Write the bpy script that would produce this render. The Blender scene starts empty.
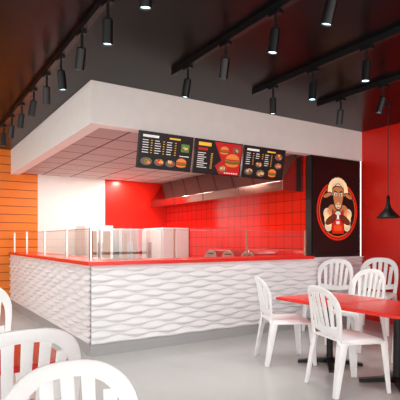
import bpy, bmesh, math, random
from mathutils import Vector, Matrix
random.seed(3)
sc = bpy.context.scene
try:
    sc.view_settings.view_transform = 'Standard'
    sc.view_settings.look = 'None'
except Exception: pass

# ---------------- materials ----------------
def lin(c):
    return tuple(((v/255)/12.92 if v/255 <= .04045 else ((v/255+.055)/1.055)**2.4) for v in c)
MATS = {}
def mat(name, rgb, rough=.5, metal=0, emit=0, spec=.5, noise=0, nscale=8, bump=0, coat=0):
    if name in MATS: return MATS[name]
    m = bpy.data.materials.new(name); m.use_nodes = True
    nt = m.node_tree; b = nt.nodes['Principled BSDF']
    c = lin(rgb)
    b.inputs['Base Color'].default_value = (*c, 1)
    b.inputs['Roughness'].default_value = rough
    b.inputs['Metallic'].default_value = metal
    b.inputs['Specular IOR Level'].default_value = spec
    b.inputs['Coat Weight'].default_value = coat
    if emit:
        b.inputs['Emission Color'].default_value = (*c, 1)
        b.inputs['Emission Strength'].default_value = emit
    if noise or bump:
        tc = nt.nodes.new('ShaderNodeTexCoord'); n = nt.nodes.new('ShaderNodeTexNoise')
        n.inputs['Scale'].default_value = nscale; n.inputs['Detail'].default_value = 6
        nt.links.new(tc.outputs['Object'], n.inputs['Vector'])
        if noise:
            r = nt.nodes.new('ShaderNodeValToRGB')
            r.color_ramp.elements[0].position = .3; r.color_ramp.elements[1].position = .7
            r.color_ramp.elements[0].color = (*[v*(1-noise) for v in c], 1)
            r.color_ramp.elements[1].color = (*[min(1, v*(1+noise)) for v in c], 1)
            nt.links.new(n.outputs['Fac'], r.inputs['Fac'])
            nt.links.new(r.outputs['Color'], b.inputs['Base Color'])
        if bump:
            bp = nt.nodes.new('ShaderNodeBump'); bp.inputs['Strength'].default_value = bump
            nt.links.new(n.outputs['Fac'], bp.inputs['Height']); nt.links.new(bp.outputs['Normal'], b.inputs['Normal'])
    MATS[name] = m
    return m

def grid_mat(name, rgb, line, sx, sy, axes, rough=.4, lw=.03, var=.05):
    m = bpy.data.materials.new(name); m.use_nodes = True
    nt = m.node_tree; b = nt.nodes['Principled BSDF']; b.inputs['Roughness'].default_value = rough
    tc = nt.nodes.new('ShaderNodeTexCoord'); sep = nt.nodes.new('ShaderNodeSeparateXYZ')
    nt.links.new(tc.outputs['Object'], sep.inputs[0])
    outs = []
    for ax, s in zip(axes, (sx, sy)):
        if s <= 0: continue
        d = nt.nodes.new('ShaderNodeMath'); d.operation = 'DIVIDE'; d.inputs[1].default_value = s
        nt.links.new(sep.outputs[ax], d.inputs[0])
        f = nt.nodes.new('ShaderNodeMath'); f.operation = 'FRACT'; nt.links.new(d.outputs[0], f.inputs[0])
        l = nt.nodes.new('ShaderNodeMath'); l.operation = 'LESS_THAN'; l.inputs[1].default_value = lw/s
        nt.links.new(f.outputs[0], l.inputs[0]); outs.append(l)
    if len(outs) == 2:
        mx = nt.nodes.new('ShaderNodeMath'); mx.operation = 'MAXIMUM'
        nt.links.new(outs[0].outputs[0], mx.inputs[0]); nt.links.new(outs[1].outputs[0], mx.inputs[1])
    else: mx = outs[0]
    n = nt.nodes.new('ShaderNodeTexNoise'); n.inputs['Scale'].default_value = 3
    nt.links.new(tc.outputs['Object'], n.inputs['Vector'])
    r = nt.nodes.new('ShaderNodeValToRGB'); c = lin(rgb)
    r.color_ramp.elements[0].color = (*[v*(1-var) for v in c], 1); r.color_ramp.elements[1].color = (*[min(1, v*(1+var)) for v in c], 1)
    nt.links.new(n.outputs['Fac'], r.inputs['Fac'])
    mix = nt.nodes.new('ShaderNodeMix'); mix.data_type = 'RGBA'
    nt.links.new(mx.outputs[0], mix.inputs['Factor'])
    nt.links.new(r.outputs['Color'], mix.inputs[6]); mix.inputs[7].default_value = (*lin(line), 1)
    nt.links.new(mix.outputs[2], b.inputs['Base Color'])
    MATS[name] = m
    return m

def glass_mat():
    m = bpy.data.materials.new('clear_glass'); m.use_nodes = True
    nt = m.node_tree; nt.nodes.clear()
    o = nt.nodes.new('ShaderNodeOutputMaterial'); t = nt.nodes.new('ShaderNodeBsdfTransparent'); g = nt.nodes.new('ShaderNodeBsdfGlossy')
    t.inputs[0].default_value = (.95, .97, .96, 1); g.inputs['Roughness'].default_value = .02
    lw = nt.nodes.new('ShaderNodeLayerWeight'); lw.inputs[0].default_value = .12
    mp = nt.nodes.new('ShaderNodeMath'); mp.operation = 'MULTIPLY_ADD'; mp.inputs[1].default_value = .7; mp.inputs[2].default_value = .11
    nt.links.new(lw.outputs['Facing'], mp.inputs[0])
    mx = nt.nodes.new('ShaderNodeMixShader')
    nt.links.new(mp.outputs[0], mx.inputs[0]); nt.links.new(t.outputs[0], mx.inputs[1]); nt.links.new(g.outputs[0], mx.inputs[2])
    nt.links.new(mx.outputs[0], o.inputs[0])
    return m
GLASS = glass_mat()

# ---------------- mesh helpers ----------------
COL = sc.collection
def obj(name, bm, m, parent=None, smooth=False, bevel=0, solid=0, loc=None):
    me = bpy.data.meshes.new(name); bm.normal_update(); bm.to_mesh(me); bm.free()
    o = bpy.data.objects.new(name, me); COL.objects.link(o)
    for x in (m if isinstance(m, (list, tuple)) else [m]): me.materials.append(x)
    if smooth:
        for p in me.polygons: p.use_smooth = True
    if solid:
        s = o.modifiers.new('solid', 'SOLIDIFY'); s.thickness = solid; s.offset = 0
    if bevel:
        b = o.modifiers.new('bevel', 'BEVEL'); b.width = bevel; b.segments = 2; b.limit_method = 'ANGLE'
    if parent: o.parent = parent
    if loc: o.location = loc
    return o
def empty(name, loc=(0, 0, 0), rz=0, s=1):
    e = bpy.data.objects.new(name, None); COL.objects.link(e); e.location = loc; e.rotation_euler = (0, 0, rz); e.scale = (s, s, s)
    e.empty_display_size = .1
    return e
def add_box(bm, a, b, mi=0):
    vs = [bm.verts.new((x, y, z)) for x in (a[0], b[0]) for y in (a[1], b[1]) for z in (a[2], b[2])]
    fs = []
    for f in ((0,1,3,2),(4,6,7,5),(0,4,5,1),(2,3,7,6),(0,2,6,4),(1,5,7,3)):
        q = bm.faces.new([vs[i] for i in f]); q.material_index = mi; fs.append(q)
    bmesh.ops.recalc_face_normals(bm, faces=fs)
def box(name, a, b, m, parent=None, bevel=0):
    bm = bmesh.new(); add_box(bm, a, b)
    return obj(name, bm, m, parent, bevel=bevel)
def add_lathe(bm, prof, n=24, center=(0, 0, 0), axis=None, mi=0):
    M = axis if axis else Matrix.Identity(3)
    rings = []
    for r, z in prof:
        rings.append([bm.verts.new(M @ Vector((max(r, 1e-4)*math.cos(2*math.pi*i/n), max(r, 1e-4)*math.sin(2*math.pi*i/n), z)) + Vector(center)) for i in range(n)])
    for a, b in zip(rings, rings[1:]):
        for i in range(n):
            f = bm.faces.new((a[i], a[(i+1) % n], b[(i+1) % n], b[i])); f.material_index = mi
    return rings

# ---------------- key dimensions ----------------
CX, CY = 1.783, 5.147
BY = 10.05
KX = 5.38
RX = 6.563
H = 3.2; SB = 2.70; CT = 1.10

white = mat('white_paint', (246, 242, 238), .6, noise=.02)
# ---------------- shell ----------------
floor_m = mat('polished_concrete', (188, 188, 186), .16, noise=.05, nscale=1.3)
box('floor', (-5, -3, -.1), (RX+.1, BY+.1, 0), floor_m)
ceil_m = mat('black_ceiling', (7, 5, 6), .28, spec=.15)
box('ceiling', (-5, -3, H), (RX+.1, BY+.1, H+.1), ceil_m)
red_m = mat('red_gloss_wall', (222, 28, 14), .3, noise=.05, nscale=1)
box('wall_right', (RX, -3, 0), (RX+.1, CY+.02, H), red_m)
orange_m = grid_mat('orange_planks', (254, 134, 30), (165, 62, 8), 0, .17, 'YZ', .45, .016, .12)
box('wall_back_orange', (-5, BY, 0), (2.32, BY+.1, H), orange_m)
box('wall_back_white', (2.32, BY, 0), (3.81, BY+.1, H), white)
box('wall_back_red', (3.81, BY, 0), (KX, BY+.1, H), red_m)
tile_red = grid_mat('red_tiles', (226, 26, 14), (135, 12, 8), .2, .2, 'YZ', .12, .010, .1)
box('wall_kitchen_right', (KX, CY+.16, 0), (KX+.1, BY+.1, SB+.04), tile_red)
box('wall_front', (KX, CY+.035, 0), (RX, CY+.155, SB), mat('black_wall', (22, 20, 21), .5))
bm = bmesh.new()
add_box(bm, (CX, CY, SB), (RX, CY+.16, H)); add_box(bm, (CX, CY+.16, SB), (CX+.16, BY, H))
obj('soffit', bm, white)
ct_m = grid_mat('ceiling_tiles', (196, 180, 178), (84, 62, 62), .6, .6, 'XY', .7, .03, .03)
box('ceiling_kitchen', (CX+.16, CY+.16, SB+.04), (KX+.1, BY, SB+.09), ct_m)
fr = mat('dark_frame', (40, 40, 42), .4, .6)
bm = bmesh.new()
for x in [-5+i*1.65 for i in range(8)]: add_box(bm, (x, -3.05, 0), (x+.08, -2.97, H))
for z in (0, .9, H-.1): add_box(bm, (-5, -3.05, z), (RX, -2.97, z+.08))
obj('window_1', bm, fr)
bm = bmesh.new()
for y in [-3+i*1.85 for i in range(8)]: add_box(bm, (-5.05, y, 0), (-4.97, y+.08, H))
for z in (0, .9, H-.1): add_box(bm, (-5.05, -2.95, z), (-4.97, BY, z+.08))
obj('window_2', bm, fr)

# ---------------- service counter ----------------
cnt = empty('service_counter')
clad = mat('white_wave_panel', (240, 240, 243), .4)
def wave_panel(name, L, mapper):
    bm = bmesh.new(); z0, z1 = .13, 1.055; rows = 14; h = (z1-z0)/rows; lam = .46; A = h*.27; nx = int(L/.02)
    prof = [(0, 0.0), (.10, .011), (.26, .032), (.36, .036), (.5, .030), (.75, .013), (1.0, 0.0)]
    def edge(k, s):
        if k <= 0: return z0
        if k >= rows: return z1
        return z0+k*h + A*math.sin(2*math.pi*s/lam + k*math.pi) + h*.15*math.sin(2*math.pi*s/1.3+k*.7)
    for k in range(rows):
        g = []
        for i in range(nx+1):
            s = L*i/nx; a, b = edge(k, s), edge(k+1, s)
            amp = .2+.8*min(1, max(0, ((b-a)/h-.4)/1.1))
            g.append([bm.verts.new(mapper(s, a+(b-a)*t, d*amp)) for t, d in prof])
        for i in range(nx):
            for j in range(len(prof)-1):
                bm.faces.new((g[i][j], g[i+1][j], g[i+1][j+1], g[i][j+1]))
    bmesh.ops.recalc_face_normals(bm, faces=bm.faces)
    return obj(name, bm, clad, cnt, smooth=True)
wave_panel('wave_front', RX-CX-.01, lambda s, z, d: (CX+s, CY-d, z))
wave_panel('wave_side', BY-CY-.01, lambda s, z, d: (CX-d, CY+s, z))
bm = bmesh.new()
add_box(bm, (CX+.002, CY+.002, .13), (KX-.01, CY+.08, 1.055)); add_box(bm, (CX+.002, CY+.08, .13), (CX+.08, BY-.01, 1.055))
obj('core', bm, white, cnt)
bm = bmesh.new()
add_box(bm, (CX-.01, CY-.01, 0), (RX-.01, CY+.02, .13)); add_box(bm, (CX-.01, CY+.02, 0), (CX+.08, BY-.01, .13))
obj('plinth', bm, mat('grey_plinth', (170, 170, 172), .4), cnt)
bm = bmesh.new()
add_box(bm, (CX-.045, CY-.045, 1.055), (KX-.01, CY+.5, CT)); add_box(bm, (CX-.045, CY+.5, 1.055), (CX+.5, BY-.01, CT))
obj('red_top', bm, mat('red_counter_top', (232, 44, 30), .25), cnt, bevel=.004)
box('cap_rail', (KX, CY-.04, 1.055), (RX-.01, CY+.02, 1.075), clad, cnt)

gp = empty('glass_partition')
bmg = bmesh.new(); bmp = bmesh.new()
G1 = CT+.38
def pane(p, q):
    vs = [bmg.verts.new(v) for v in ((p[0], p[1], CT+.02), (q[0], q[1], CT+.02), (q[0], q[1], G1), (p[0], p[1], G1))]
    bmg.faces.new(vs)
def edge_strip(p, q):
    add_box(bmp, (min(p[0], q[0])-.004, min(p[1], q[1])-.004, G1), (max(p[0], q[0])+.004, max(p[1], q[1])+.004, G1+.008))
xs = [CX+.03, 2.95, 4.15, KX-.06]
for a, b in zip(xs, xs[1:]): pane((a+.03, CY+.105), (b-.03, CY+.105)); edge_strip((a+.03, CY+.105), (b-.03, CY+.105))
ys = [CY+.1, 6.3, 7.5, 8.8, BY-.1]
for a, b in zip(ys, ys[1:]): pane((CX+.055, a+.04), (CX+.055, b-.03)); edge_strip((CX+.055, a+.04), (CX+.055, b-.03))
for x in xs: add_box(bmp, (x-.01, CY+.09, CT+.001), (x+.01, CY+.12, G1+.02))
for y in ys[1:]: add_box(bmp, (CX+.04, y-.01, CT+.001), (CX+.07, y+.01, G1+.02))
obj('glass_panes', bmg, GLASS, gp)
steel = mat('brushed_steel', (205, 202, 198), .25, 1)
obj('posts', bmp, steel, gp)

# ---------------- exhaust hood ----------------
bm = bmesh.new()
prof = [(KX-.005, 2.735), (KX-.12, 2.735), (KX-.45, 2.28), (KX-.45, 2.13), (KX-.005, 2.13)]
y0, y1 = 5.35, 9.95
a = [bm.verts.new((x, y0, z)) for x, z in prof]; b = [bm.verts.new((x, y1, z)) for x, z in prof]
bm.faces.new(a); bm.faces.new(b[::-1])
for i in range(5): bm.faces.new((a[i], b[i], b[(i+1)%5], a[(i+1)%5]))
for k in range(1, 4):
    yy = y0+(y1-y0)*k/4
    add_box(bm, (KX-.458, yy-.01, 2.13), (KX-.44, yy+.01, 2.28))
bmesh.ops.recalc_face_normals(bm, faces=bm.faces)
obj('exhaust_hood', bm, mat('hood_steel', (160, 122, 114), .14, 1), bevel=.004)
pc = empty('prep_counter')
box('body', (KX-.7, 5.6, .1), (KX-.03, 8.75, .86), steel, pc); box('worktop', (KX-.74, 5.55, .86), (KX-.01, 8.8, .9), steel, pc, .005)
box('base', (KX-.65, 5.65, 0), (KX-.05, 8.7, .1), fr, pc)
pwhite = mat('appliance_white', (232, 230, 228), .3)
def fridge(x0, y0, x1, y1, h, face, m):
    e = empty('refrigerator', ((x0+x1)/2, (y0+y1)/2, 0)); w, d = (x1-x0)/2, (y1-y0)/2
    box('cabinet', (-w, -d, .08), (w, d, h), m, e, .01); box('kick', (-w+.03, -d+.03, 0), (w-.03, d-.03, .08), fr, e)
    gl = mat('fridge_window', (150, 105, 75), .1)
    if face == '-y':
        for sx in (-1, 1):
            a0, a1 = (-w+.02, -.01) if sx < 0 else (.01, w-.02)
            box('door', (a0, -d-.04, .12), (a1, -d-.005, h-.04), m, e, .006)
            box('pane', (a0+.06, -d-.046, .5), (a1-.06, -d-.041, h-.12), gl, e)
            box('handle', (sx*.045-.008, -d-.08, .8), (sx*.045+.008, -d-.05, 1.3), steel, e, .004)
    else:
        for sx in (-1, 1):
            a0, a1 = (-d+.02, -.01) if sx < 0 else (.01, d-.02)
            box('door', (-w-.04, a0, .12), (-w-.005, a1, h-.04), m, e, .006)
            box('handle', (-w-.08, sx*.045-.008, .8), (-w-.05, sx*.045+.008, 1.3), steel, e, .004)
fridge(3.12, 9.4, 3.75, 10.0, 1.66, '-y', pwhite)
fridge(3.9, 9.4, 4.35, 10.0, 1.6, '-y', steel)
fridge(KX-.68, 8.9, KX-.02, 9.9, 1.62, '-x', pwhite)
blkm = mat('black_metal', (14, 14, 15), .35, .3)
def reflection_stand_in(y):  # steel domes added in place of pale reflections in the counter glass
    e = empty('glass_reflection_dome', (KX-.38, y, .901))
    box('base', (-.28, -.22, 0), (.28, .22, .12), steel, e, .01)
    bm = bmesh.new()
    pr = [(.2*math.cos(t), .12+.15*math.sin(t)) for t in [math.pi*i/12 for i in range(13)]]
    a = [bm.verts.new((-.25, p, z)) for p, z in pr]; b = [bm.verts.new((.25, p, z)) for p, z in pr]
    for i in range(12): bm.faces.new((a[i], b[i], b[i+1], a[i+1]))
    bm.faces.new(a); bm.faces.new(b[::-1]); bmesh.ops.recalc_face_normals(bm, faces=bm.faces)
    obj('dome', bm, steel, e, bevel=.004)
    box('handle', (-.285, -.06, .19), (-.255, .06, .21), blkm, e, .004)
for y in (6.0, 6.55, 7.1): reflection_stand_in(y)

# ---------------- flat artwork ----------------
class Art:
    def __init__(s, bm, M): s.bm = bm; s.M = M; s.mats = []
    def mi(s, m):
        if m not in s.mats: s.mats.append(m)
        return s.mats.index(m)
    def poly(s, pts, m, lay):
        vs = [s.bm.verts.new(s.M @ Vector((x, -.0008*lay, y))) for x, y in pts]
        try: s.bm.faces.new(vs).material_index = s.mi(m)
        except ValueError: pass
    def rect(s, x, y, w, h, m, lay=1): s.poly([(x, y), (x+w, y), (x+w, y+h), (x, y+h)], m, lay)
    def ell(s, x, y, rx, ry, m, lay=1, rot=0, n=28):
        c, q = math.cos(rot), math.sin(rot)
        s.poly([(x+rx*math.cos(t)*c-ry*math.sin(t)*q, y+rx*math.cos(t)*q+ry*math.sin(t)*c) for t in [2*math.pi*i/n for i in range(n)]], m, lay)
def em(name, rgb, e=.5): return mat('ink_'+name, rgb, .5, emit=e)
e_blk = em('black', (16, 16, 18), .2); e_wht = em('white', (225, 225, 220)); e_yel = em('yellow', (235, 180, 60)); e_red = em('red', (180, 25, 20))
e_org = em('orange', (215, 120, 50)); e_brn = em('brown', (125, 70, 35)); e_grn = em('green', (80, 130, 50)); e_tan = em('tan', (220, 180, 130)); e_gry = em('plate_grey', (95, 90, 85))
def burger(a, x, y, s, lay=2):
    a.ell(x, y-.2*s, .55*s, .18*s, e_org, lay); a.ell(x, y-.05*s, .62*s, .14*s, e_brn, lay+1)
    a.ell(x, y+.05*s, .62*s, .1*s, e_grn, lay+2); a.ell(x, y+.12*s, .58*s, .09*s, e_red, lay+3)
    a.poly([(x+.58*s*math.cos(t), y+.14*s+.38*s*math.sin(t)) for t in [math.pi*i/14 for i in range(15)]], e_org, lay+4)
    for i in range(5): a.ell(x-.3*s+.15*s*i, y+.3*s+.04*s*(i % 2), .03*s, .018*s, e_tan, lay+5)
def plate(a, x, y, s, top, r):
    a.ell(x, y, s, s*.62, e_gry, 2)
    for i in range(11):
        a.ell(x+r.uniform(-.6, .6)*s, y+.05*s+r.uniform(-.3, .32)*s, s*r.uniform(.18, .34), s*r.uniform(.12, .22), r.choice(top), 3+i*.3, r.random()*3, 12)
def screen(x0, kind):
    W, Hh = .775, .455
    e = empty('menu_screen', (x0, CY-.05, SB-.012)); e.rotation_euler = (math.radians(12), 0, 0)
    box('housing', (0, 0, -Hh), (W, .035, 0), mat('screen_bezel', (14, 14, 15), .3), e, .003)
    bm = bmesh.new(); a = Art(bm, Matrix.Translation((0, -.001, -Hh)))
    a.rect(.015, .015, W-.03, Hh-.03, e_blk, 0.5)
    r = random.Random(kind+5)
    if kind == 1:
        a.poly([(.3, .44), (.76, .44), (.76, .015), (.42, .015), (.34, .12), (.44, .2)], e_red, 1)
        burger(a, .62, .2, .2); plate(a, .47, .09, .07, [e_org, e_yel, e_tan], r); plate(a, .67, .36, .06, [e_org, e_brn, e_tan], r)
        burger(a, .47, .33, .12, 3)
        a.rect(.05, .37, .2, .045, e_yel, 2); a.rect(.05, .31, .15, .035, e_red, 2)
        for i in range(8): a.rect(.05, .27-.027*i, .1+.08*r.random(), .009, e_wht, 2); a.rect(.26, .27-.027*i, .03, .009, e_yel, 2)
        for i in range(6): a.rect(.5+.04*i, .03, .025, .015, e_wht, 8)
    else:
        a.rect(.05, .385, .22, .03, e_wht, 1); a.rect(.42, .39, .16, .02, e_yel, 1)
        for c in range(3):
            for rw in range(6):
                x = .05+c*.17; y = .345-rw*.03
                if kind == 2 and c == 1 and rw > 2: continue
                a.rect(x, y, .06+.03*r.random(), .008, e_wht, 1); a.rect(x+.115, y, .022, .008, e_yel, 1)
        if kind == 0:
            plate(a, .12, .09, .08, [e_brn, e_org, e_grn], r); plate(a, .3, .09, .07, [e_org, e_yel, e_red], r)
            plate(a, .46, .085, .07, [e_grn, e_tan, e_red], r); burger(a, .62, .1, .13)
            a.rect(.6, .25, .12, .1, e_grn, 1.5); plate(a, .66, .29, .045, [e_tan, e_yel], r); a.rect(.585, .19, .14, .01, e_wht, 1)
        else:
            plate(a, .65, .34, .075, [e_org, e_red, e_yel], r); plate(a, .66, .21, .07, [e_brn, e_tan, e_org], r)
            plate(a, .12, .09, .075, [e_brn, e_red, e_tan], r); plate(a, .29, .2, .06, [e_org, e_tan], r)
            plate(a, .34, .08, .08, [e_tan, e_org, e_grn], r); burger(a, .56, .09, .13)
    obj('display', bm, a.mats, e)
    bm = bmesh.new()
    for x in (.15, W-.15): add_box(bm, (x-.02, .035, -.12), (x+.02, .05, -.01))
    obj('brackets', bm, fr, e)
for i, k in enumerate((0, 1, 2)): screen(2.375+i*.808, k)

pe = empty('mascot_poster', ((KX+RX)/2, CY+.03, 0))
box('panel', (-.57, -.012, 1.14), (.57, 0, SB-.02), mat('poster_black', (16, 15, 16), .25), pe)
bm = bmesh.new(); a = Art(bm, Matrix.Translation((0, -.014, 1.83)))
p_red = em('poster_red_glow', (215, 35, 22), .4); p_crm = em('poster_cream_glow', (240, 218, 185), .35); p_tan = em('poster_tan_glow', (200, 130, 80), .35)  # poster colours emit a little, a glow added to brighten the print
p_blk = em('poster_ink_glow', (20, 14, 14), .1); p_wht = em('poster_white_glow', (240, 236, 230), .35); p_brn = em('poster_brown_glow', (120, 55, 30), .3); p_org = em('poster_orange_glow', (235, 90, 30), .45)
a.ell(0, 0, .49, .49, p_red, 1, n=48); a.ell(0, 0, .455, .455, p_blk, 2, n=48); a.ell(0, 0, .44, .44, p_org, 3, n=48); a.ell(0, 0, .42, .42, p_blk, 4, n=48)
for x, y, r in ((-.2, -.14, .12), (.2, -.14, .12), (-.25, -.05, .09), (.25, -.05, .09), (-.13, -.02, .12), (.13, -.02, .12), (-.22, -.25, .09), (.22, -.25, .09)):
    a.ell(x, y, r+.014, r+.014, p_blk, 5); a.ell(x, y, r, r, p_crm if abs(x) > .19 else p_tan, 6)
a.poly([(-.13, .03), (-.07, -.02), (.07, -.02), (.13, .03), (.16, -.385), (-.16, -.385)], p_blk, 7)
a.poly([(-.115, .02), (-.07, -.03), (.07, -.03), (.115, .02), (.145, -.375), (-.145, -.375)], p_red, 7.5)
a.rect(-.09, -.33, .18, .09, p_org, 8)
for sx in (-1, 1):
    a.ell(sx*.17, -.15, .14, .06, p_blk, 8.6, -sx*.5); a.ell(sx*.17, -.15, .125, .046, p_brn, 9, -sx*.5)
    a.ell(sx*.065, -.1, .045, .045, p_brn, 9.7)
a.ell(0, -.06, .085, .07, p_blk, 8.7); a.ell(0, -.06, .07, .057, p_wht, 9); a.rect(-.04, -.22, .08, .14, p_wht, 9); a.rect(-.04, -.17, .08, .03, p_red, 9.3)
S = 1.15
def hx(x): return x*S
def hy(y): return .2+(y-.2)*S
for i in range(11):
    t = math.pi*(-.02+1.04*i/10); x, y = .15*math.cos(t), .31+.13*math.sin(t)
    a.ell(hx(x), hy(y), .09, .09, p_blk, 10); a.ell(hx(x), hy(y), .073, .073, p_crm, 11)
a.ell(0, hy(.37), .155, .115, p_crm, 11.5)
for i in range(7):
    t = math.pi*(.1+.8*i/6); a.ell(.11*math.cos(t), hy(.34)+.1*math.sin(t), .032, .023, p_brn, 11.8)
    a.ell(.11*math.cos(t), hy(.349)+.1*math.sin(t), .031, .021, p_crm, 12)
for sx in (-1, 1):
    a.ell(sx*hx(.22), hy(.24), .115, .046, p_blk, 12, -sx*.35); a.ell(sx*hx(.22), hy(.24), .096, .032, p_tan, 13, -sx*.35)
a.poly([(hx(x), hy(y)) for x, y in [(-.125, .34), (-.07, .38), (.07, .38), (.125, .34), (.115, .2), (.075, .07), (.03, .03), (-.03, .03), (-.075, .07), (-.115, .2)]], p_blk, 13)
a.poly([(hx(x), hy(y)) for x, y in [(-.11, .33), (-.06, .365), (.06, .365), (.11, .33), (.1, .2), (.065, .08), (.025, .045), (-.025, .045), (-.065, .08), (-.1, .2)]], p_tan, 14)
a.ell(0, hy(.1), .063, .05, p_crm, 15)
a.rect(-.035, hy(.07), .07, .009, p_blk, 16)
for sx in (-1, 1):
    a.ell(sx*.025, hy(.12), .016, .01, p_blk, 16)
    a.ell(sx*.063, hy(.26), .035, .03, p_wht, 15); a.ell(sx*.058, hy(.257), .016, .02, p_blk, 16); a.ell(sx*.063, hy(.297), .046, .012, p_blk, 17, sx*.3)
obj('artwork', bm, a.mats, pe)

# ---------------- track lights ----------------
blk = blkm
lens = mat('lamp_lens', (190, 235, 250), .3, emit=6)
def track(x, y0, y1, lamps):
    e = empty('track_light', (x, 0, 0))
    box('rail', (-.025, y0, H-.06), (.025, y1, H), blk, e)
    bm = bmesh.new()
    for y in lamps:
        tx, ty = random.uniform(-.12, .12), random.uniform(-.3, .0)
        add_box(bm, (-.025, y-.06, H-.085), (.025, y+.06, H-.05))
        add_lathe(bm, [(.012, 0), (.012, .12)], 10, (0, y, H-.20))
        R = (Matrix.Rotation(tx, 3, 'Y') @ Matrix.Rotation(-ty, 3, 'X'))
        c = (0, y, H-.19)
        add_lathe(bm, [(0, .0), (.034, 0), (.04, -.01), (.04, -.185), (.034, -.185), (.034, -.175)], 20, c, R)
        add_lathe(bm, [(.034, -.175), (0, -.176)], 20, c, R, 1)
        l = bpy.data.lights.new('spot', 'SPOT'); l.energy = 28; l.spot_size = 1.7; l.spot_blend = .8; l.shadow_soft_size = .12; l.color = (1, .97, .93)
        lo = bpy.data.objects.new('spot', l); COL.objects.link(lo); lo.parent = e
        d = R @ Vector((0, 0, -1)); lo.location = Vector(c)+d*.2; lo.rotation_euler = d.to_track_quat('-Z', 'Y').to_euler()
    obj('heads', bm, [blk, lens], e)
track(1.266, .8, BY-.3, [2.63, 3.28, 3.89, 4.53, 5.08, 5.68, 6.36, 7.04, 7.7, 8.4])
track(2.44, .8, 4.38, [2.15, 2.73, 3.4, 4.07])
track(3.6, .8, 4.43, [2.77, 3.44, 4.07])
track(4.65, .8, 4.35, [2.7, 3.35, 3.97])

# ---------------- pendant ----------------
pl = empty('pendant_lamp', (5.56, 3.93, 0))
bm = bmesh.new()
add_lathe(bm, [(.006, H-.02), (.006, 1.95)], 8)
add_lathe(bm, [(0, H), (.05, H), (.05, H-.025), (0, H-.025)], 20)
obj('cord', bm, blk, pl)
bm = bmesh.new()
add_lathe(bm, [(0, 1.96), (.02, 1.96), (.025, 1.86), (.04, 1.80), (.075, 1.75), (.155, 1.665), (.158, 1.65), (.15, 1.655), (.07, 1.74), (.0, 1.78)], 32)
obj('shade', bm, mat('pendant_black', (16, 15, 15), .4), pl, smooth=True)
bm = bmesh.new(); bmesh.ops.create_uvsphere(bm, u_segments=16, v_segments=10, radius=.035, matrix=Matrix.Translation((0, 0, 1.705)))
obj('bulb', bm, mat('warm_bulb', (255, 220, 170), .3, emit=3), pl, smooth=True)

# ---------------- monobloc chair ----------------
plast = mat('white_plastic', (247, 247, 247), .3)
def chair_mesh():
    bm = bmesh.new()
    def B(x, z):
        return (x, -.19-.24*(z-.43)+.9*x*x*min(1, (z-.4)/.3), z)
    def strip(L, Rr):
        a = [bm.verts.new(B(*p)) for p in L]; b = [bm.verts.new(B(*p)) for p in Rr]
        for i in range(len(a)-1): bm.faces.new((a[i], b[i], b[i+1], a[i+1]))
    def outline(w, top, z0, n=30, base=.19):
        pts = []
        zs = top-.2
        for i in range(7):
            t = i/7; pts.append((-(base+(w-base)*math.sin(t*math.pi/2)), z0+(zs-z0)*t))
        for i in range(n+1):
            th = math.pi-math.pi*i/n
            cx, sy = math.cos(th), math.sin(th)
            pts.append((w*math.copysign(abs(cx)**.75, cx), zs+.2*abs(sy)**.85))
        pts += [(-x, z) for x, z in pts[:7][::-1]]
        return pts
    out = outline(.235, .88, .43, base=.215)
    inn = outline(.188, .825, .43, base=.17)
    strip(out, inn)
    def top_z(x):
        r = min(1, abs(x)/.188); return .625+.2*max(0, 1-r**2.3)**.5
    n = 12
    strip([(-.18+.36*i/n, .56-.02*math.cos(math.pi*(i/n-.5))) for i in range(n+1)], [(-.18+.36*i/n, .50-.02*math.cos(math.pi*(i/n-.5))) for i in range(n+1)])
    for k in range(-2, 3):
        xb, xt = k*.062, k*.072
        m = 8; L = []; Rr = []
        zt = top_z(xt)+.012
        for i in range(m+1):
            t = i/m; z = .535+(zt-.535)*t; x = xb+(xt-xb)*t; w = .019+.005*t
            L.append((x-w, z)); Rr.append((x+w, z))
        strip(L, Rr)
    nx, ny = 14, 14; g = []
    for j in range(ny+1):
        v = j/ny; row = []
        y = -.21+.46*v
        hw = (.205+.03*v) if v < .85 else (.2305-.04*((v-.85)/.15)**2)
        for i in range(nx+1):
            u = -1+2*i/nx
            z = .445-.018*(1-u*u)*math.sin(math.pi*min(1, v*1.1))-.03*max(0, (v-.8)/.2)**2+.004
            z -= .035 if abs(u) == 1 else 0
            row.append(bm.verts.new((u*hw*(1.0 if abs(u) < 1 else 1.02), y, z)))
        g.append(row)
    for j in range(ny):
        for i in range(nx): bm.faces.new((g[j][i], g[j][i+1], g[j+1][i+1], g[j+1][i]))
    ap = [bm.verts.new((v.co.x, v.co.y+.008, v.co.z-.045)) for v in g[ny]]
    for i in range(nx): bm.faces.new((g[ny][i], g[ny][i+1], ap[i+1], ap[i]))
    def leg(xt, yt, xb, yb, sx, sy):
        T = []
        for t in [0, .25, .5, .75, 1]:
            x = xt+(xb-xt)*t; y = yt+(yb-yt)*t; z = .43*(1-t); w = .062*(1-t)+.034*t
            T.append([bm.verts.new(p) for p in ((x-sx*w, y, z), (x, y, z), (x, y-sy*w, z))])
        for a, b in zip(T, T[1:]):
            bm.faces.new((a[0], a[1], b[1], b[0])); bm.faces.new((a[1], a[2], b[2], b[1]))
    leg(.225, .235, .24, .26, 1, 1); leg(-.225, .235, -.24, .26, -1, 1)
    leg(.215, -.19, .23, -.26, 1, -1); leg(-.215, -.19, -.23, -.26, -1, -1)
    me = bpy.data.meshes.new('chair_shell'); bm.to_mesh(me); bm.free()
    me.materials.append(plast)
    for p in me.polygons: p.use_smooth = True
    return me
CH = chair_mesh()
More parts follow.
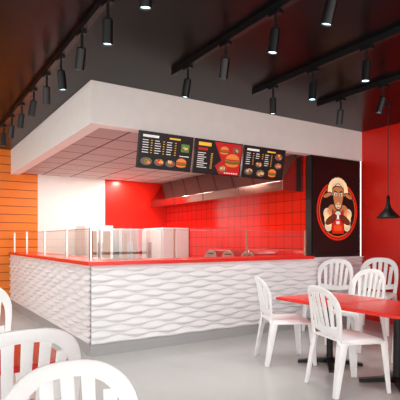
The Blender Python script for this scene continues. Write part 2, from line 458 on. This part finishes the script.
def chair(x, y, face_deg, s=1.1):
    o = bpy.data.objects.new('dining_chair', CH); COL.objects.link(o)
    o.location = (x, y, 0.004); o.rotation_euler = (0, 0, math.radians(face_deg-90)); o.scale = (s, s, s)
    md = o.modifiers.new('solid', 'SOLIDIFY'); md.thickness = .011; md.offset = 0
    b = o.modifiers.new('bevel', 'BEVEL'); b.width = .003; b.segments = 2; b.limit_method = 'ANGLE'; b.angle_limit = math.radians(50)
    return o
chair(3.55, 3.83, -25, 1.07)
chair(3.37, 2.82, -15, 1.07)
chair(4.8, 3.85, 180, 1.1)
chair(5.3, 4.75, 200, 1.2)
chair(5.85, 4.38, 200, 1.22)
chair(4.75, 2.85, 180)
chair(.475, 1.33, -90, 1.04)
chair(.43, 2.36, 90)
chair(.5, 4.0, -90)

# ---------------- tables ----------------
trd = mat('red_table_top', (232, 46, 32), .22)
def table(x0, y0, x1, y1, z=.72):
    cx, cy = (x0+x1)/2, (y0+y1)/2
    e = empty('dining_table', (cx, cy, 0)); w, d = (x1-x0)/2, (y1-y0)/2
    bm = bmesh.new(); add_box(bm, (-w, -d, z-.035), (w, d, z)); obj('top', bm, trd, e, bevel=.01)
    bm = bmesh.new()
    add_lathe(bm, [(.0, 0.03), (.09, .03), (.035, .07), (.032, z-.06), (.1, z-.045), (.1, z-.036)], 20)
    for k in range(4):
        t = k*math.pi/2+math.pi/4; c, s = math.cos(t), math.sin(t)
        vs = [bm.verts.new((r*c-q*s, r*s+q*c, zz)) for r, zz in ((.03, .075), (.34, .03), (.34, 0.0), (.03, .02)) for q in (-.028, .028)]
        for f in ((0,1,3,2),(2,3,5,4),(4,5,7,6),(6,7,1,0),(0,2,4,6),(1,7,5,3)): bm.faces.new([vs[i] for i in f])
    bmesh.ops.recalc_face_normals(bm, faces=bm.faces)
    obj('pedestal', bm, blk, e)
table(3.45, 3.06, 4.3, 3.86)
table(3.45, 2.24, 4.3, 3.05)
table(3.45, 1.42, 4.3, 2.23)
table(-.3, 2.42, .72, 3.35)

# ---------------- lights ----------------
def area(name, loc, size, e, rot=(0, 0, 0), col=(1, 1, 1)):
    l = bpy.data.lights.new(name, 'AREA'); l.energy = e; l.size = size; l.color = col
    o = bpy.data.objects.new(name, l); COL.objects.link(o); o.location = loc; o.rotation_euler = rot
    return o
for i, (x, y) in enumerate(((2.9, 6.6), (2.9, 8.7), (4.3, 6.6), (4.3, 8.9))):
    area('kitchen_fill_light', (x, y, SB+.03), .55, 27, col=(1, .92, .86))  # added fill lamps under the kitchen ceiling, no fixtures stand there
area('kitchen_wall_washer', (4.2, 9.75, SB+.02), .12, 14, col=(1, .85, .7))
w = bpy.data.worlds.new('World'); sc.world = w; w.use_nodes = True
w.node_tree.nodes['Background'].inputs[0].default_value = (1, .98, .95, 1)
w.node_tree.nodes['Background'].inputs[1].default_value = 3.5

cam = bpy.data.cameras.new('camera'); co = bpy.data.objects.new('camera', cam); COL.objects.link(co)
co.location = (0, 0, 1.35); co.rotation_euler = (math.radians(90), 0, math.radians(57.54-90))
cam.sensor_width = 36; cam.lens = 459/400*36; cam.shift_y = .1; cam.clip_start = .05
sc.camera = co
